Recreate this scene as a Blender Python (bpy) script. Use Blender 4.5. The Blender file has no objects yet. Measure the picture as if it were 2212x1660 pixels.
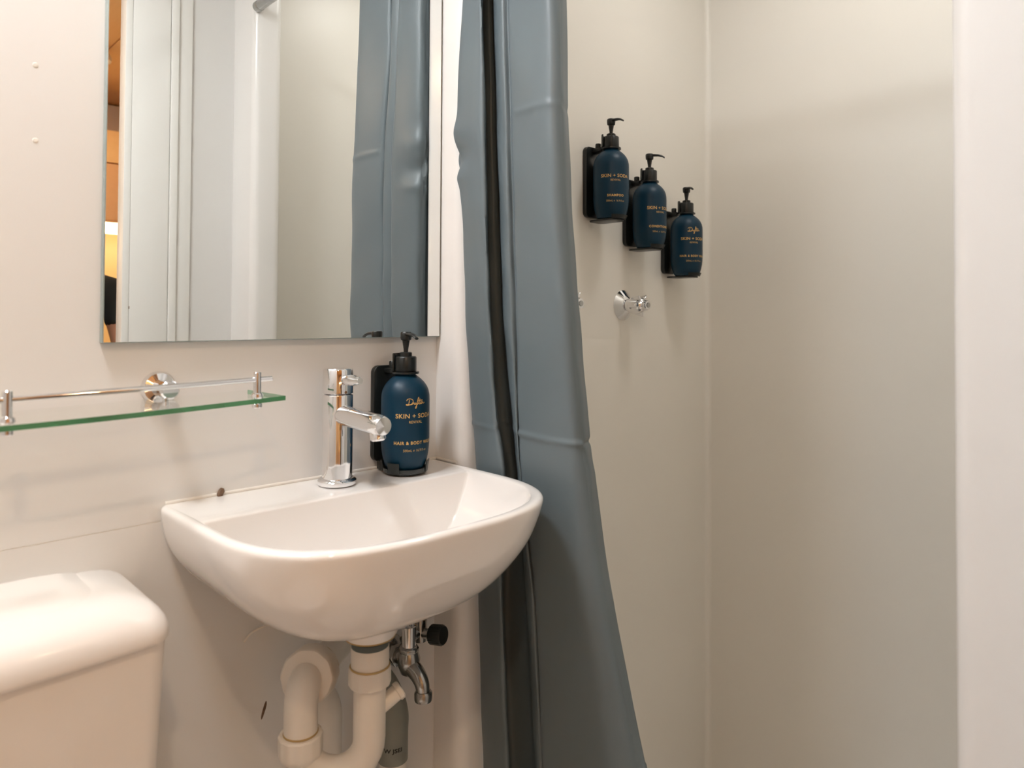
import bpy, bmesh, math, random
from mathutils import Vector, Matrix
random.seed(7)
PI = math.pi
scene = bpy.context.scene
COL = scene.collection
E = 1.28                      # eye height; most z values below are given relative to the eye

# ------------------------------------------------------------------ camera
phi, pitch, roll, f_px, pp_y = 0.7725, 0.0204, 0.0051, 1534.96, 652.92
fwd = Vector((math.sin(phi)*math.cos(pitch), math.cos(phi)*math.cos(pitch), math.sin(pitch)))
rgt = Vector((math.cos(phi), -math.sin(phi), 0))
upv = rgt.cross(fwd)
r2 = rgt*math.cos(roll) + upv*math.sin(roll)
u2 = upv*math.cos(roll) - rgt*math.sin(roll)
cd = bpy.data.cameras.new('camera')
cam = bpy.data.objects.new('camera', cd)
COL.objects.link(cam)
cam.matrix_world = Matrix(((r2.x, u2.x, -fwd.x, 0), (r2.y, u2.y, -fwd.y, -1.0), (r2.z, u2.z, -fwd.z, E), (0, 0, 0, 1)))
cd.sensor_width = 36.0
cd.sensor_fit = 'HORIZONTAL'
cd.lens = 36.0*f_px/2212.0
cd.shift_y = -(830.0-pp_y)/2212.0
cd.clip_start = 0.02
cd.dof.use_dof = True
cd.dof.focus_distance = 1.30
cd.dof.aperture_fstop = 4.5
scene.camera = cam

# ------------------------------------------------------------------ world, lights, exposure
w = bpy.data.worlds.new('world'); scene.world = w; w.use_nodes = True
w.node_tree.nodes['Background'].inputs[0].default_value = (1.0, 0.9, 0.8, 1)
w.node_tree.nodes['Background'].inputs[1].default_value = 0.05
LAMP = Vector((-0.08, -0.255, E+1.10))      # ceiling lamp of the bathroom
HALL = Vector((-0.16, -1.22, E+0.93))       # warm downlight in the room behind the door
SHOWER_FILL = Vector((1.28, -0.50, E+1.10))      # unseen ceiling lamp added to brighten the dark shower walls
HALL_FILL = Vector((0.70, -1.95, E+0.93))      # unseen downlight added over the bench to brighten the hall timber
LAMP_W, HALL_W, HALL_FILL_W, SHOWER_FILL_W = 11.6, 6.0, 5.0, 2.7
def disk_light(name, loc, size, watts, colour, spread=PI):
    ld = bpy.data.lights.new(name, 'AREA'); ld.shape = 'DISK'; ld.size = size; ld.energy = watts
    ld.color = colour; ld.spread = spread
    o = bpy.data.objects.new(name, ld); COL.objects.link(o); o.location = loc
    return o
disk_light('bathroom_lamp_light', LAMP, 0.24, LAMP_W, (0.94, 0.97, 1.0))
disk_light('shower_fill_light', SHOWER_FILL, 0.22, SHOWER_FILL_W, (1.0, 0.98, 0.95))
disk_light('hall_downlight_light', HALL, 0.08, HALL_W, (1.0, 0.73, 0.47))
disk_light('bench_fill_light', HALL_FILL, 0.08, HALL_FILL_W, (1.0, 0.73, 0.47))
vs = scene.view_settings
vs.view_transform = 'Standard'
try: vs.look = 'None'
except Exception: pass
vs.exposure = 0.06
vs.gamma = 1.0
vs.use_curve_mapping = False
scene.cycles.max_bounces = 12
scene.cycles.diffuse_bounces = 8
scene.cycles.use_light_tree = False
scene.cycles.glossy_bounces = 4

# ------------------------------------------------------------------ materials
def mat(name, col, rough=0.5, metal=0.0, coat=0.0, bump=0.0, bscale=200.0, vary=0.0, vscale=8.0, spec=0.5, emit=None, estr=0.0, subs=0.0, trans=0.0):
    m = bpy.data.materials.new(name); m.use_nodes = True
    nt = m.node_tree; b = nt.nodes['Principled BSDF']
    b.inputs['Base Color'].default_value = (*col, 1)
    b.inputs['Roughness'].default_value = rough
    b.inputs['Metallic'].default_value = metal
    b.inputs['Coat Weight'].default_value = coat
    b.inputs['Coat Roughness'].default_value = 0.05
    b.inputs['Specular IOR Level'].default_value = spec
    if trans: b.inputs['Transmission Weight'].default_value = trans
    if subs:
        b.inputs['Subsurface Weight'].default_value = subs
        b.inputs['Subsurface Radius'].default_value = (0.01, 0.008, 0.006)
    if emit:
        b.inputs['Emission Color'].default_value = (*emit, 1); b.inputs['Emission Strength'].default_value = estr
    tc = None
    if bump or vary:
        tc = nt.nodes.new('ShaderNodeTexCoord')
    if vary:
        n = nt.nodes.new('ShaderNodeTexNoise'); n.inputs['Scale'].default_value = vscale; n.inputs['Detail'].default_value = 1
        nt.links.new(tc.outputs['Object'], n.inputs['Vector'])
        r = nt.nodes.new('ShaderNodeValToRGB')
        r.color_ramp.elements[0].position = 0.3; r.color_ramp.elements[1].position = 0.7
        r.color_ramp.elements[0].color = (*[c*(1-vary) for c in col], 1)
        r.color_ramp.elements[1].color = (*[min(1, c*(1+vary)) for c in col], 1)
        nt.links.new(n.outputs['Fac'], r.inputs['Fac']); nt.links.new(r.outputs['Color'], b.inputs['Base Color'])
    if bump:
        n = nt.nodes.new('ShaderNodeTexNoise'); n.inputs['Scale'].default_value = bscale; n.inputs['Detail'].default_value = 1
        nt.links.new(tc.outputs['Object'], n.inputs['Vector'])
        bp = nt.nodes.new('ShaderNodeBump'); bp.inputs['Strength'].default_value = bump; bp.inputs['Distance'].default_value = 0.001
        nt.links.new(n.outputs['Fac'], bp.inputs['Height']); nt.links.new(bp.outputs['Normal'], b.inputs['Normal'])
    return m

def wood_mat(name, c1, c2, rough=0.4):
    m = mat(name, c1, rough); nt = m.node_tree; b = nt.nodes['Principled BSDF']
    tc = nt.nodes.new('ShaderNodeTexCoord'); mp = nt.nodes.new('ShaderNodeMapping'); mp.inputs['Scale'].default_value = (18, 1.2, 18)
    n = nt.nodes.new('ShaderNodeTexNoise'); n.inputs['Scale'].default_value = 3; n.inputs['Detail'].default_value = 6
    r = nt.nodes.new('ShaderNodeValToRGB'); r.color_ramp.elements[0].color = (*c1, 1); r.color_ramp.elements[1].color = (*c2, 1)
    nt.links.new(tc.outputs['Object'], mp.inputs['Vector']); nt.links.new(mp.outputs['Vector'], n.inputs['Vector'])
    nt.links.new(n.outputs['Fac'], r.inputs['Fac']); nt.links.new(r.outputs['Color'], b.inputs['Base Color'])
    return m

def clear_glass(name, tint, gloss_tint=(1, 1, 1)):
    m = bpy.data.materials.new(name); m.use_nodes = True; nt = m.node_tree
    for n in list(nt.nodes): nt.nodes.remove(n)
    out = nt.nodes.new('ShaderNodeOutputMaterial'); mx = nt.nodes.new('ShaderNodeMixShader')
    t = nt.nodes.new('ShaderNodeBsdfTransparent'); t.inputs[0].default_value = (*tint, 1)
    g = nt.nodes.new('ShaderNodeBsdfGlossy'); g.inputs['Roughness'].default_value = 0.02; g.inputs['Color'].default_value = (*gloss_tint, 1)
    lw = nt.nodes.new('ShaderNodeLayerWeight'); lw.inputs['Blend'].default_value = 0.5
    pw = nt.nodes.new('ShaderNodeMath'); pw.operation = 'POWER'; pw.inputs[1].default_value = 5.0
    fr = nt.nodes.new('ShaderNodeMath'); fr.operation = 'MULTIPLY_ADD'; fr.inputs[1].default_value = 0.55; fr.inputs[2].default_value = 0.03
    nt.links.new(lw.outputs['Facing'], pw.inputs[0]); nt.links.new(pw.outputs[0], fr.inputs[0])
    nt.links.new(fr.outputs[0], mx.inputs[0]); nt.links.new(t.outputs[0], mx.inputs[1]); nt.links.new(g.outputs[0], mx.inputs[2])
    nt.links.new(mx.outputs[0], out.inputs['Surface'])
    return m

M = {}
M['wall'] = mat('wall_laminate', (0.745, 0.735, 0.72), 0.32, vary=0.012, vscale=3, spec=0.4)
M['shower'] = mat('shower_laminate', (0.76, 0.735, 0.68), 0.36, vary=0.012, vscale=3, spec=0.4)
M['nib'] = mat('moulded_post', (0.83, 0.815, 0.80), 0.22, vary=0.01, spec=0.5)
M['trim'] = mat('painted_trim', (0.80, 0.79, 0.76), 0.35, bump=0.03)
M['ceil'] = mat('ceiling_panel', (0.80, 0.78, 0.75), 0.6, bump=0.05)
M['floor'] = mat('floor_vinyl', (0.62, 0.58, 0.53), 0.45, bump=0.1, vary=0.08, vscale=20)
M['ceramic'] = mat('white_ceramic', (0.88, 0.855, 0.835), 0.10, coat=0.5, vary=0.006)
M['cistern'] = mat('white_plastic_cistern', (0.84, 0.805, 0.775), 0.28, coat=0.1, vary=0.006)
M['chrome'] = mat('chrome', (0.82, 0.82, 0.83), 0.07, metal=1.0, vary=0.01)
M['dchrome'] = mat('worn_chrome', (0.45, 0.45, 0.44), 0.22, metal=1.0, vary=0.08, vscale=60)
M['brass'] = mat('brass', (0.55, 0.40, 0.20), 0.35, metal=1.0, vary=0.08, vscale=60)
M['mirror'] = mat('mirror_silver', (0.86, 0.875, 0.86), 0.0, metal=1.0)
M['medge'] = mat('mirror_edge', (0.28, 0.34, 0.33), 0.15, spec=0.6)
M['glass'] = clear_glass('shelf_glass', (0.985, 0.992, 0.985))
M['gedge'] = mat('shelf_glass_edge', (0.10, 0.30, 0.16), 0.12, spec=0.6, vary=0.35, vscale=9)
def edge_mat():
    m = M['gedge']; nt = m.node_tree; b = nt.nodes['Principled BSDF']; out = nt.nodes['Material Output']
    tr = nt.nodes.new('ShaderNodeBsdfTransparent'); tr.inputs['Color'].default_value = (0.42, 0.66, 0.48, 1)
    mx = nt.nodes.new('ShaderNodeMixShader'); mx.inputs[0].default_value = 0.5
    nt.links.new(tr.outputs[0], mx.inputs[1]); nt.links.new(b.outputs[0], mx.inputs[2]); nt.links.new(mx.outputs[0], out.inputs['Surface'])
edge_mat()
M['bottle'] = mat('blue_bottle', (0.0012, 0.027, 0.055), 0.42, spec=0.28, vary=0.05, vscale=40)
M['black'] = mat('black_plastic', (0.008, 0.010, 0.010), 0.32, spec=0.45, bump=0.02)
M['gold'] = mat('gold_print', (0.62, 0.38, 0.13), 0.45, vary=0.03)
M['smoke'] = mat('smoked_plastic', (0.02, 0.025, 0.025), 0.25, spec=0.5)
M['pvc'] = mat('white_pvc', (0.78, 0.73, 0.66), 0.35, vary=0.02, vscale=20)
M['yellowed'] = mat('yellowed_seal', (0.46, 0.32, 0.13), 0.5, vary=0.1, vscale=60)
M['rubber'] = mat('grey_rubber', (0.09, 0.11, 0.11), 0.6, bump=0.05)
M['greypipe'] = mat('grey_pvc', (0.24, 0.25, 0.22), 0.45, vary=0.08, vscale=30)
M['ink'] = mat('black_ink', (0.015, 0.015, 0.017), 0.5)
M['sticker'] = mat('white_sticker', (0.78, 0.74, 0.68), 0.5, bump=0.05)
M['seal'] = mat('silicone_seal', (0.80, 0.76, 0.70), 0.4, vary=0.05, vscale=40)
M['rust'] = mat('brown_stain', (0.16, 0.09, 0.05), 0.6, vary=0.2, vscale=200)
M['orange'] = wood_mat('honey_timber', (0.82, 0.54, 0.26), (0.90, 0.63, 0.33))
M['orange2'] = wood_mat('brown_timber', (0.66, 0.40, 0.22), (0.74, 0.47, 0.27))
M['splash'] = mat('cream_splashback', (0.80, 0.66, 0.38), 0.35, bump=0.03)
M['hallwall'] = mat('hall_wall_paint', (0.72, 0.60, 0.46), 0.6, bump=0.05)
M['led'] = mat('led_diffuser', (0.9, 0.85, 0.7), 0.4, emit=(1.0, 0.78, 0.45), estr=9.0)
M['lampglow'] = mat('lamp_diffuser', (0.9, 0.9, 0.88), 0.4, emit=(1.0, 0.93, 0.85), estr=6.0)
M['hallglow'] = mat('hall_lamp_diffuser', (0.9, 0.85, 0.75), 0.4, emit=(1.0, 0.7, 0.4), estr=6.0)
for _k in ('lampglow', 'hallglow'): M[_k].cycles.emission_sampling = 'NONE'
M['skin'] = mat('skin', (0.50, 0.25, 0.15), 0.5, bump=0.08, bscale=300, vary=0.05, vscale=30)
M['shirt'] = mat('black_cotton', (0.008, 0.012, 0.012), 0.9, bump=0.25, bscale=500)
M['jeans'] = mat('dark_denim', (0.03, 0.04, 0.06), 0.85, bump=0.25, bscale=500)
M['hair'] = mat('dark_hair', (0.02, 0.014, 0.01), 0.55, bump=0.4, bscale=150)
M['eye'] = mat('eye_white', (0.8, 0.8, 0.78), 0.2, bump=0.01)
M['shoe'] = mat('shoe_rubber', (0.02, 0.02, 0.02), 0.7, bump=0.1)
M['screen'] = mat('phone_screen', (0.01, 0.01, 0.012), 0.08, bump=0.005)

def curtain_mat():
    m = mat('grey_blue_vinyl', (0.132, 0.168, 0.190), 0.42, spec=0.5, bump=0.06, bscale=420, vary=0.03, vscale=6)
    nt = m.node_tree; b = nt.nodes['Principled BSDF']; out = nt.nodes['Material Output']
    tr = nt.nodes.new('ShaderNodeBsdfTranslucent'); tr.inputs['Color'].default_value = (0.15, 0.19, 0.22, 1)
    mx = nt.nodes.new('ShaderNodeMixShader'); mx.inputs[0].default_value = 0.02
    nt.links.new(b.outputs[0], mx.inputs[1]); nt.links.new(tr.outputs[0], mx.inputs[2]); nt.links.new(mx.outputs[0], out.inputs['Surface'])
    return m
M['curtain'] = curtain_mat()

# ------------------------------------------------------------------ mesh helpers
class G:
    def __init__(s): s.v = []; s.f = []
    def add(s, v, f):
        o = len(s.v); s.v += [Vector(p) for p in v]; s.f += [tuple(i+o for i in q) for q in f]; return s

def frame(d):
    d = Vector(d).normalized()
    a = Vector((0, 0, 1)) if abs(d.z) < 0.9 else Vector((1, 0, 0))
    x = a.cross(d).normalized(); return x, d.cross(x), d

def loft(g, loops, cap0=True, cap1=True, closed=True):
    n = len(loops[0]); v = [p for l in loops for p in l]; f = []
    for i in range(len(loops)-1):
        for j in range(n if closed else n-1):
            k = (j+1) % n
            f.append((i*n+j, i*n+k, (i+1)*n+k, (i+1)*n+j))
    if cap0: f.append(tuple(reversed(range(n))))
    if cap1: f.append(tuple(range((len(loops)-1)*n, len(loops)*n)))
    return g.add(v, f)

def lathe(g, prof, o=(0, 0, 0), d=(0, 0, 1), n=40, cap0=True, cap1=True, rfun=None):
    x, y, z = frame(d); o = Vector(o); loops = []
    for r, h in prof:
        l = []
        for k in range(n):
            a = 2*PI*k/n; rr = rfun(r, a, h) if rfun else r
            l.append(o + z*h + x*(rr*math.cos(a)) + y*(rr*math.sin(a)))
        loops.append(l)
    return loft(g, loops, cap0, cap1)

def catmull(pts, sub=6):
    P = [Vector(p) for p in pts]; out = []
    for i in range(len(P)-1):
        p0 = P[i-1] if i else P[i]*2-P[i+1]; p1 = P[i]; p2 = P[i+1]; p3 = P[i+2] if i+2 < len(P) else P[i+1]*2-P[i]
        for k in range(sub):
            t = k/sub
            out.append(0.5*((2*p1)+(p2-p0)*t+(2*p0-5*p1+4*p2-p3)*t*t+(3*p1-p0-3*p2+p3)*t**3))
    out.append(P[-1]); return out

def tube(g, path, r, n=24, cap=True):
    P = [Vector(p) for p in path]; R = r if isinstance(r, (list, tuple)) else [r]*len(P)
    t = (P[1]-P[0]).normalized(); x, y, _ = frame(t); loops = []
    for i, p in enumerate(P):
        if i == 0: tn = (P[1]-P[0])
        elif i == len(P)-1: tn = (P[-1]-P[-2])
        else: tn = (P[i+1]-P[i-1])
        tn.normalize()
        x = (x - tn*x.dot(tn)).normalized(); y = tn.cross(x)
        loops.append([p + x*(R[i]*math.cos(2*PI*k/n)) + y*(R[i]*math.sin(2*PI*k/n)) for k in range(n)])
    return loft(g, loops, cap, cap)

def cyl(g, a, b, r, n=32, ch=0.0):
    a = Vector(a); b = Vector(b); L = (b-a).length; c = min(ch, L/3, r/3)
    pr = [(r-c, 0), (r, c), (r, L-c), (r-c, L)] if c else [(r, 0), (r, L)]
    return lathe(g, pr, a, b-a, n)

def box(g, x0, x1, y0, y1, z0, z1):
    v = [(x0, y0, z0), (x1, y0, z0), (x1, y1, z0), (x0, y1, z0), (x0, y0, z1), (x1, y0, z1), (x1, y1, z1), (x0, y1, z1)]
    return g.add(v, [(3, 2, 1, 0), (4, 5, 6, 7), (0, 1, 5, 4), (1, 2, 6, 5), (2, 3, 7, 6), (3, 0, 4, 7)])

def rrect(cx, cy, w, d, r, n=6):
    out = []
    for (sx, sy, a0) in ((1, 1, 0), (-1, 1, 90), (-1, -1, 180), (1, -1, 270)):
        for k in range(n+1):
            a = math.radians(a0 + 90*k/n)
            out.append((cx+sx*(w/2-r)+r*math.cos(a), cy+sy*(d/2-r)+r*math.sin(a)))
    return out

ORG = {}
def mk(name, g, m, parent=None, smooth=True, ang=38, bevel=0.0, bseg=2):
    me = bpy.data.meshes.new(name)
    org = ORG.get(parent, Vector((0, 0, 0)))
    me.from_pydata([tuple(p-org) for p in g.v], [], g.f)
    bm = bmesh.new(); bm.from_mesh(me)
    bmesh.ops.recalc_face_normals(bm, faces=bm.faces)
    if bevel:
        es = [e for e in bm.edges if len(e.link_faces) == 2 and e.calc_face_angle(0) > 0.6]
        bmesh.ops.bevel(bm, geom=es, offset=bevel, segments=bseg, profile=0.5, affect='EDGES')
    bm.to_mesh(me); bm.free()
    if smooth:
        me.shade_smooth(); me.set_sharp_from_angle(angle=math.radians(ang))
    me.materials.append(M[m])
    o = bpy.data.objects.new(name, me); COL.objects.link(o)
    if parent: o.parent = parent
    ORG[o] = org
    return o

def tag(o, label, cat, group=None):
    o['label'] = label; o['category'] = cat
    if group: o['group'] = group
    return o
def thing(name, label, cat, loc, group=None):
    o = bpy.data.objects.new(name, None); o.empty_display_size = 0.05; COL.objects.link(o); o.location = loc
    ORG[o] = Vector(loc); return tag(o, label, cat, group)
def struct(name, g, m, smooth=True, bevel=0.0, bseg=2, label=None, parent=None):
    o = mk(name, g, m, parent, smooth, bevel=bevel, bseg=bseg)
    if parent is None: o['kind'] = 'structure'
    if label: o['label'] = label
    return o

# ------------------------------------------------------------------ the room shell
CE = E+1.16
XN = 0.7874                     # face of the post beside the basin
struct('floor', box(G(), -0.33, 1.80, -0.96, 0.10, -0.05, 0.0), 'floor', label='beige vinyl floor of the shower room')
tray = struct('floor_shower', box(G(), 0.80, 1.75, -0.93, 0.02, 0.0, 0.045), 'ceramic', bevel=0.008, label='white shower tray')
struct('tray_drain', lathe(G(), [(0.045, 0.0), (0.045, 0.003), (0.03, 0.004)], (1.3, -0.45, 0.045), (0, 0, 1)), 'chrome', parent=tray)
struct('ceiling', box(G(), -0.40, 1.80, -1.0, 0.10, CE, CE+0.05), 'ceil', label='white ceiling panel of the shower room')
ZS = E-0.273                    # joint between the upper and lower wall sheet
wb = struct('wall_back', box(G(), -0.40, XN+0.02, 0.0, 0.06, ZS+0.0008, CE), 'wall', label='upper white wall sheet behind the mirror and basin')
struct('wall_sheet', box(G(), -0.40, XN+0.02, 0.0, 0.06, 0.0, ZS-0.0008), 'wall', parent=wb)
struct('sheet_joint', box(G(), -0.40, XN+0.02, 0.0008, 0.02, ZS-0.0012, ZS+0.0012), 'trim', parent=wb)
struct('wall_left', box(G(), -0.40, -0.33, -1.0, 0.06, 0.0, CE), 'wall', label='white side wall beyond the toilet')
def post(name, x0, x1, y0, y1, r, label, ends):
    """vertical moulded post: footprint with rounded corners on one end"""
    pts = []
    n = 10
    if ends == 'near':          # rounded towards -y
        pts = [(x1, y1), (x0, y1)]
        for k in range(n+1): a = PI + PI/2*k/n; pts.append((x0+r+r*math.cos(a), y0+r+r*math.sin(a)))
        for k in range(n+1): a = 1.5*PI + PI/2*k/n; pts.append((x1-r+r*math.cos(a), y0+r+r*math.sin(a)))
    else:                       # rounded towards +y
        pts = [(x0, y0), (x1, y0)]
        for k in range(n+1): a = PI/2*k/n; pts.append((x1-r+r*math.cos(a), y1-r+r*math.sin(a)))
        for k in range(n+1): a = PI/2 + PI/2*k/n; pts.append((x0+r+r*math.cos(a), y1-r+r*math.sin(a)))
    return struct(name, loft(G(), [[Vector((x, y, z)) for x, y in pts] for z in (0.0, CE)]), 'nib', label=label)
post('wall_shower_post_back', XN, XN+0.078, -0.070, 0.06, 0.026, 'white rounded wall post between the mirror and the shower curtain', 'near')
post('wall_shower_post_front', 0.7947, 0.872, -0.93, -0.80, 0.020, 'white rounded wall post at the right edge of the shower opening', 'far')
struct('wall_shower_back', box(G(), XN+0.07, 1.78, 0.0131, 0.06, 0.0, CE), 'shower', label='beige shower wall that carries the three bottles')
struct('wall_shower_end', box(G(), 1.7267, 1.80, -1.0, 0.06, 0.0, CE), 'shower', label='plain beige end wall of the shower')
struct('wall_shower_front', box(G(), 0.865, 1.75, -1.0, -0.925, 0.0, CE), 'shower', label='beige shower wall seen in the mirror')
# cove beads in the shower corners
def cove(name, cx, cy, sx, sy, r, m):
    pts = [(cx, cy)]
    for k in range(7):
        a = PI/2*k/6
        pts.append((cx+sx*r*(1-math.cos(a)), cy+sy*r*(1-math.sin(a))))
    return struct(name, loft(G(), [[Vector((x, y, z)) for x, y in pts] for z in (0.0, CE)]), m, label='moulded corner bead of the shower')
cove('trim_1', 1.7267, 0.0131, -1, -1, 0.014, 'shower')
cove('trim_2', 1.7267, -0.925, -1, 1, 0.014, 'shower')
# wall with the doorway behind the camera
DX0, DX1 = -0.27, 0.522
struct('wall_front', box(G(), DX1+0.004, 0.80, -0.955, -0.925, 0.0, CE), 'wall', label='white wall beside the doorway seen in the mirror')
struct('wall_front_header', box(G(), DX0-0.004, DX1+0.004, -0.955, -0.925, E+0.93, CE), 'wall', label='white wall above the doorway')
struct('wall_front_left', box(G(), -0.40, DX0-0.004, -0.955, -0.925, 0.0, CE), 'wall', label='white wall on the far side of the doorway')
# door frame: jamb lining, flat board and stepped strips
df = struct('door_1', box(G(), DX1, DX1+0.016, -0.957, -0.912, 0.0, E+0.93), 'trim', bevel=0.002, label='white door frame reflected in the mirror')
struct('casing_board', box(G(), DX1+0.016, DX1+0.105, -0.925, -0.913, 0.0, E+0.99), 'trim', parent=df, bevel=0.002)
struct('casing_strip', box(G(), DX1+0.106, DX1+0.124, -0.925, -0.909, 0.0, E+0.99), 'trim', parent=df, bevel=0.002)
struct('casing_strip', box(G(), DX1+0.1255, DX1+0.160, -0.925, -0.917, 0.0, E+0.99), 'trim', parent=df, bevel=0.002)
struct('casing_head', box(G(), DX0-0.10, DX1+0.105, -0.925, -0.913, E+0.935, E+0.99), 'trim', parent=df, bevel=0.002)
struct('casing_board', box(G(), DX0-0.10, DX0-0.016, -0.925, -0.913, 0.0, E+0.93), 'trim', parent=df, bevel=0.002)
struct('jamb', box(G(), DX0-0.016, DX0, -0.957, -0.912, 0.0, E+0.93), 'trim', parent=df, bevel=0.002)
struct('paint_chip', lathe(G(), [(0.0045, 0), (0.003, 0.0004)], (DX1+0.017, -0.9135, E+0.018), (0, 1, 0), 9, rfun=lambda r, a, h: r*(1+0.4*math.sin(3*a+1))), 'rust', parent=df)

# room beyond the doorway
HF = 0.0
struct('floor_hall', box(G(), -0.8, 1.7, -2.8, -0.96, HF-0.05, HF), 'floor', label='floor of the room behind the doorway')
struct('wall_hall_end', box(G(), -0.8, 1.7, -2.80, -2.72, HF, E+0.98), 'hallwall', label='end wall of the room behind the doorway')
struct('wall_hall_right', box(G(), 1.62, 1.7, -2.8, -1.0, HF, E+0.98), 'hallwall', label='right wall of the room behind the doorway')
struct('wall_hall_left', box(G(), -0.88, -0.8, -2.8, -1.0, HF, E+0.98), 'hallwall', label='left wall of the room behind the doorway')
hc = struct('ceiling_hall', box(G(), -0.88, 1.7, -2.8, -0.955, E+1.0, E+1.06), 'orange', label='honey timber ceiling of the room behind the doorway')
for k in range(11):
    x0 = -0.86+k*0.23
    struct('ceiling_plank', box(G(), x0, x0+0.226, -2.79, -1.0, E+0.98, E+1.0), 'orange', parent=hc, bevel=0.002)
struct('trim_3', box(G(), -0.8, 1.62, -2.72, -2.68, E+0.80, E+0.975), 'trim', bevel=0.006, label='pale cornice above the timber cupboards')

# ------------------------------------------------------------------ things in the hall
t = thing('wall_cupboard', 'honey timber wall cupboard with light strip below, reflected at mirror edge', 'cupboard', (0.9, -2.55, E+0.45))
mk('carcass', box(G(), -0.5, 1.5, -2.72, -2.46, E+0.412, E+0.80), 'orange2', t, bevel=0.003)
for k in range(4):
    d = mk('cupboard_door', box(G(), -0.498+k*0.5, -0.004+k*0.5, -2.46, -2.442, E+0.412, E+0.655), 'orange2', t, bevel=0.003)
mk('fascia', box(G(), -0.5, 1.5, -2.458, -2.44, E+0.66, E+0.80), 'orange', t, bevel=0.003)
mk('light_strip', box(G(), -0.45, 1.45, -2.50, -2.455, E+0.355, E+0.400), 'led', t, bevel=0.004)
mk('light_housing', box(G(), -0.45, 1.45, -2.51, -2.45, E+0.400, E+0.412), 'orange2', t)
t = thing('splashback_panel', 'cream splashback panel lit by the strip in the mirror', 'panel', (0.5, -2.70, E-0.25))
mk('panel', box(G(), -0.5, 1.5, -2.718, -2.70, E-0.22, E+0.41), 'splash', t, bevel=0.002)
mk('edge_strip', box(G(), -0.5, 1.5, -2.715, -2.690, E-0.235, E-0.222), 'trim', t, bevel=0.002)
t = thing('kitchen_bench', 'timber kitchen bench in the room behind the doorway', 'bench', (0.5, -2.45, HF))
mk('body', box(G(), -0.5, 1.5, -2.715, -2.20, HF, E-0.28), 'orange2', t, bevel=0.003)
mk('worktop', box(G(), -0.52, 1.52, -2.715, -2.17, E-0.278, E-0.238), 'orange', t, bevel=0.005)
for HP, lab in ((HALL, 'small round warm downlight just outside the doorway'), (HALL_FILL, 'small round warm fill lamp added over the kitchen bench')):
    t = thing('hall_downlight', lab, 'lamp', tuple(HP+Vector((0, 0, 0.05))), 'downlights in the timber ceiling')
    mk('rim', lathe(G(), [(0.045, 0), (0.06, 0.0), (0.062, 0.012), (0.045, 0.05)], HP+Vector((0, 0, 0.004)), (0, 0, 1)), 'trim', t)
    mk('lamp_diffuser', lathe(G(), [(0.044, 0), (0.044, 0.02)], HP+Vector((0, 0, 0.002)), (0, 0, 1)), 'hallglow', t)

for LP, lab in ((LAMP, 'round white ceiling lamp above the toilet'), (SHOWER_FILL, 'round white fill lamp added to brighten the shower')):
    t = thing('ceiling_lamp', lab, 'lamp', (LP.x, LP.y, CE-0.001), 'ceiling lamps of the shower room')
    top = CE-LP.z-0.001
    mk('lamp_housing', lathe(G(), [(0.115, 0.006), (0.130, 0.003), (0.135, 0.010), (0.135, top-0.004), (0.125, top)], LP, (0, 0, 1)), 'trim', t)
    mk('lamp_diffuser', lathe(G(), [(0.03, 0.002), (0.112, 0.005), (0.112, 0.02)], LP, (0, 0, 1)), 'lampglow', t)

# ------------------------------------------------------------------ mirror
t = thing('mirror', 'large frameless rectangular mirror on the white wall', 'mirror', (0.52, 0.0, E-0.036))
MX0, MX1, MZ0, MZ1 = 0.2523, 0.7874-0.003, E-0.036, E+0.66
mk('backing', box(G(), MX0, MX1, -0.0128, 0.0, MZ0, MZ1), 'medge', t, bevel=0.0008, bseg=1)
mk('mirror_glass', G().add([(MX0+0.0012, -0.0131, MZ0+0.0012), (MX1-0.0012, -0.0131, MZ0+0.0012), (MX1-0.0012, -0.0131, MZ1), (MX0+0.0012, -0.0131, MZ1),
    (MX0+0.0012, -0.0126, MZ0+0.0012), (MX1-0.0012, -0.0126, MZ0+0.0012), (MX1-0.0012, -0.0126, MZ1), (MX0+0.0012, -0.0126, MZ1)],
    [(0, 1, 2, 3), (7, 6, 5, 4), (0, 4, 5, 1), (1, 5, 6, 2), (2, 6, 7, 3), (3, 7, 4, 0)]), 'mirror', t, smooth=False)

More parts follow.
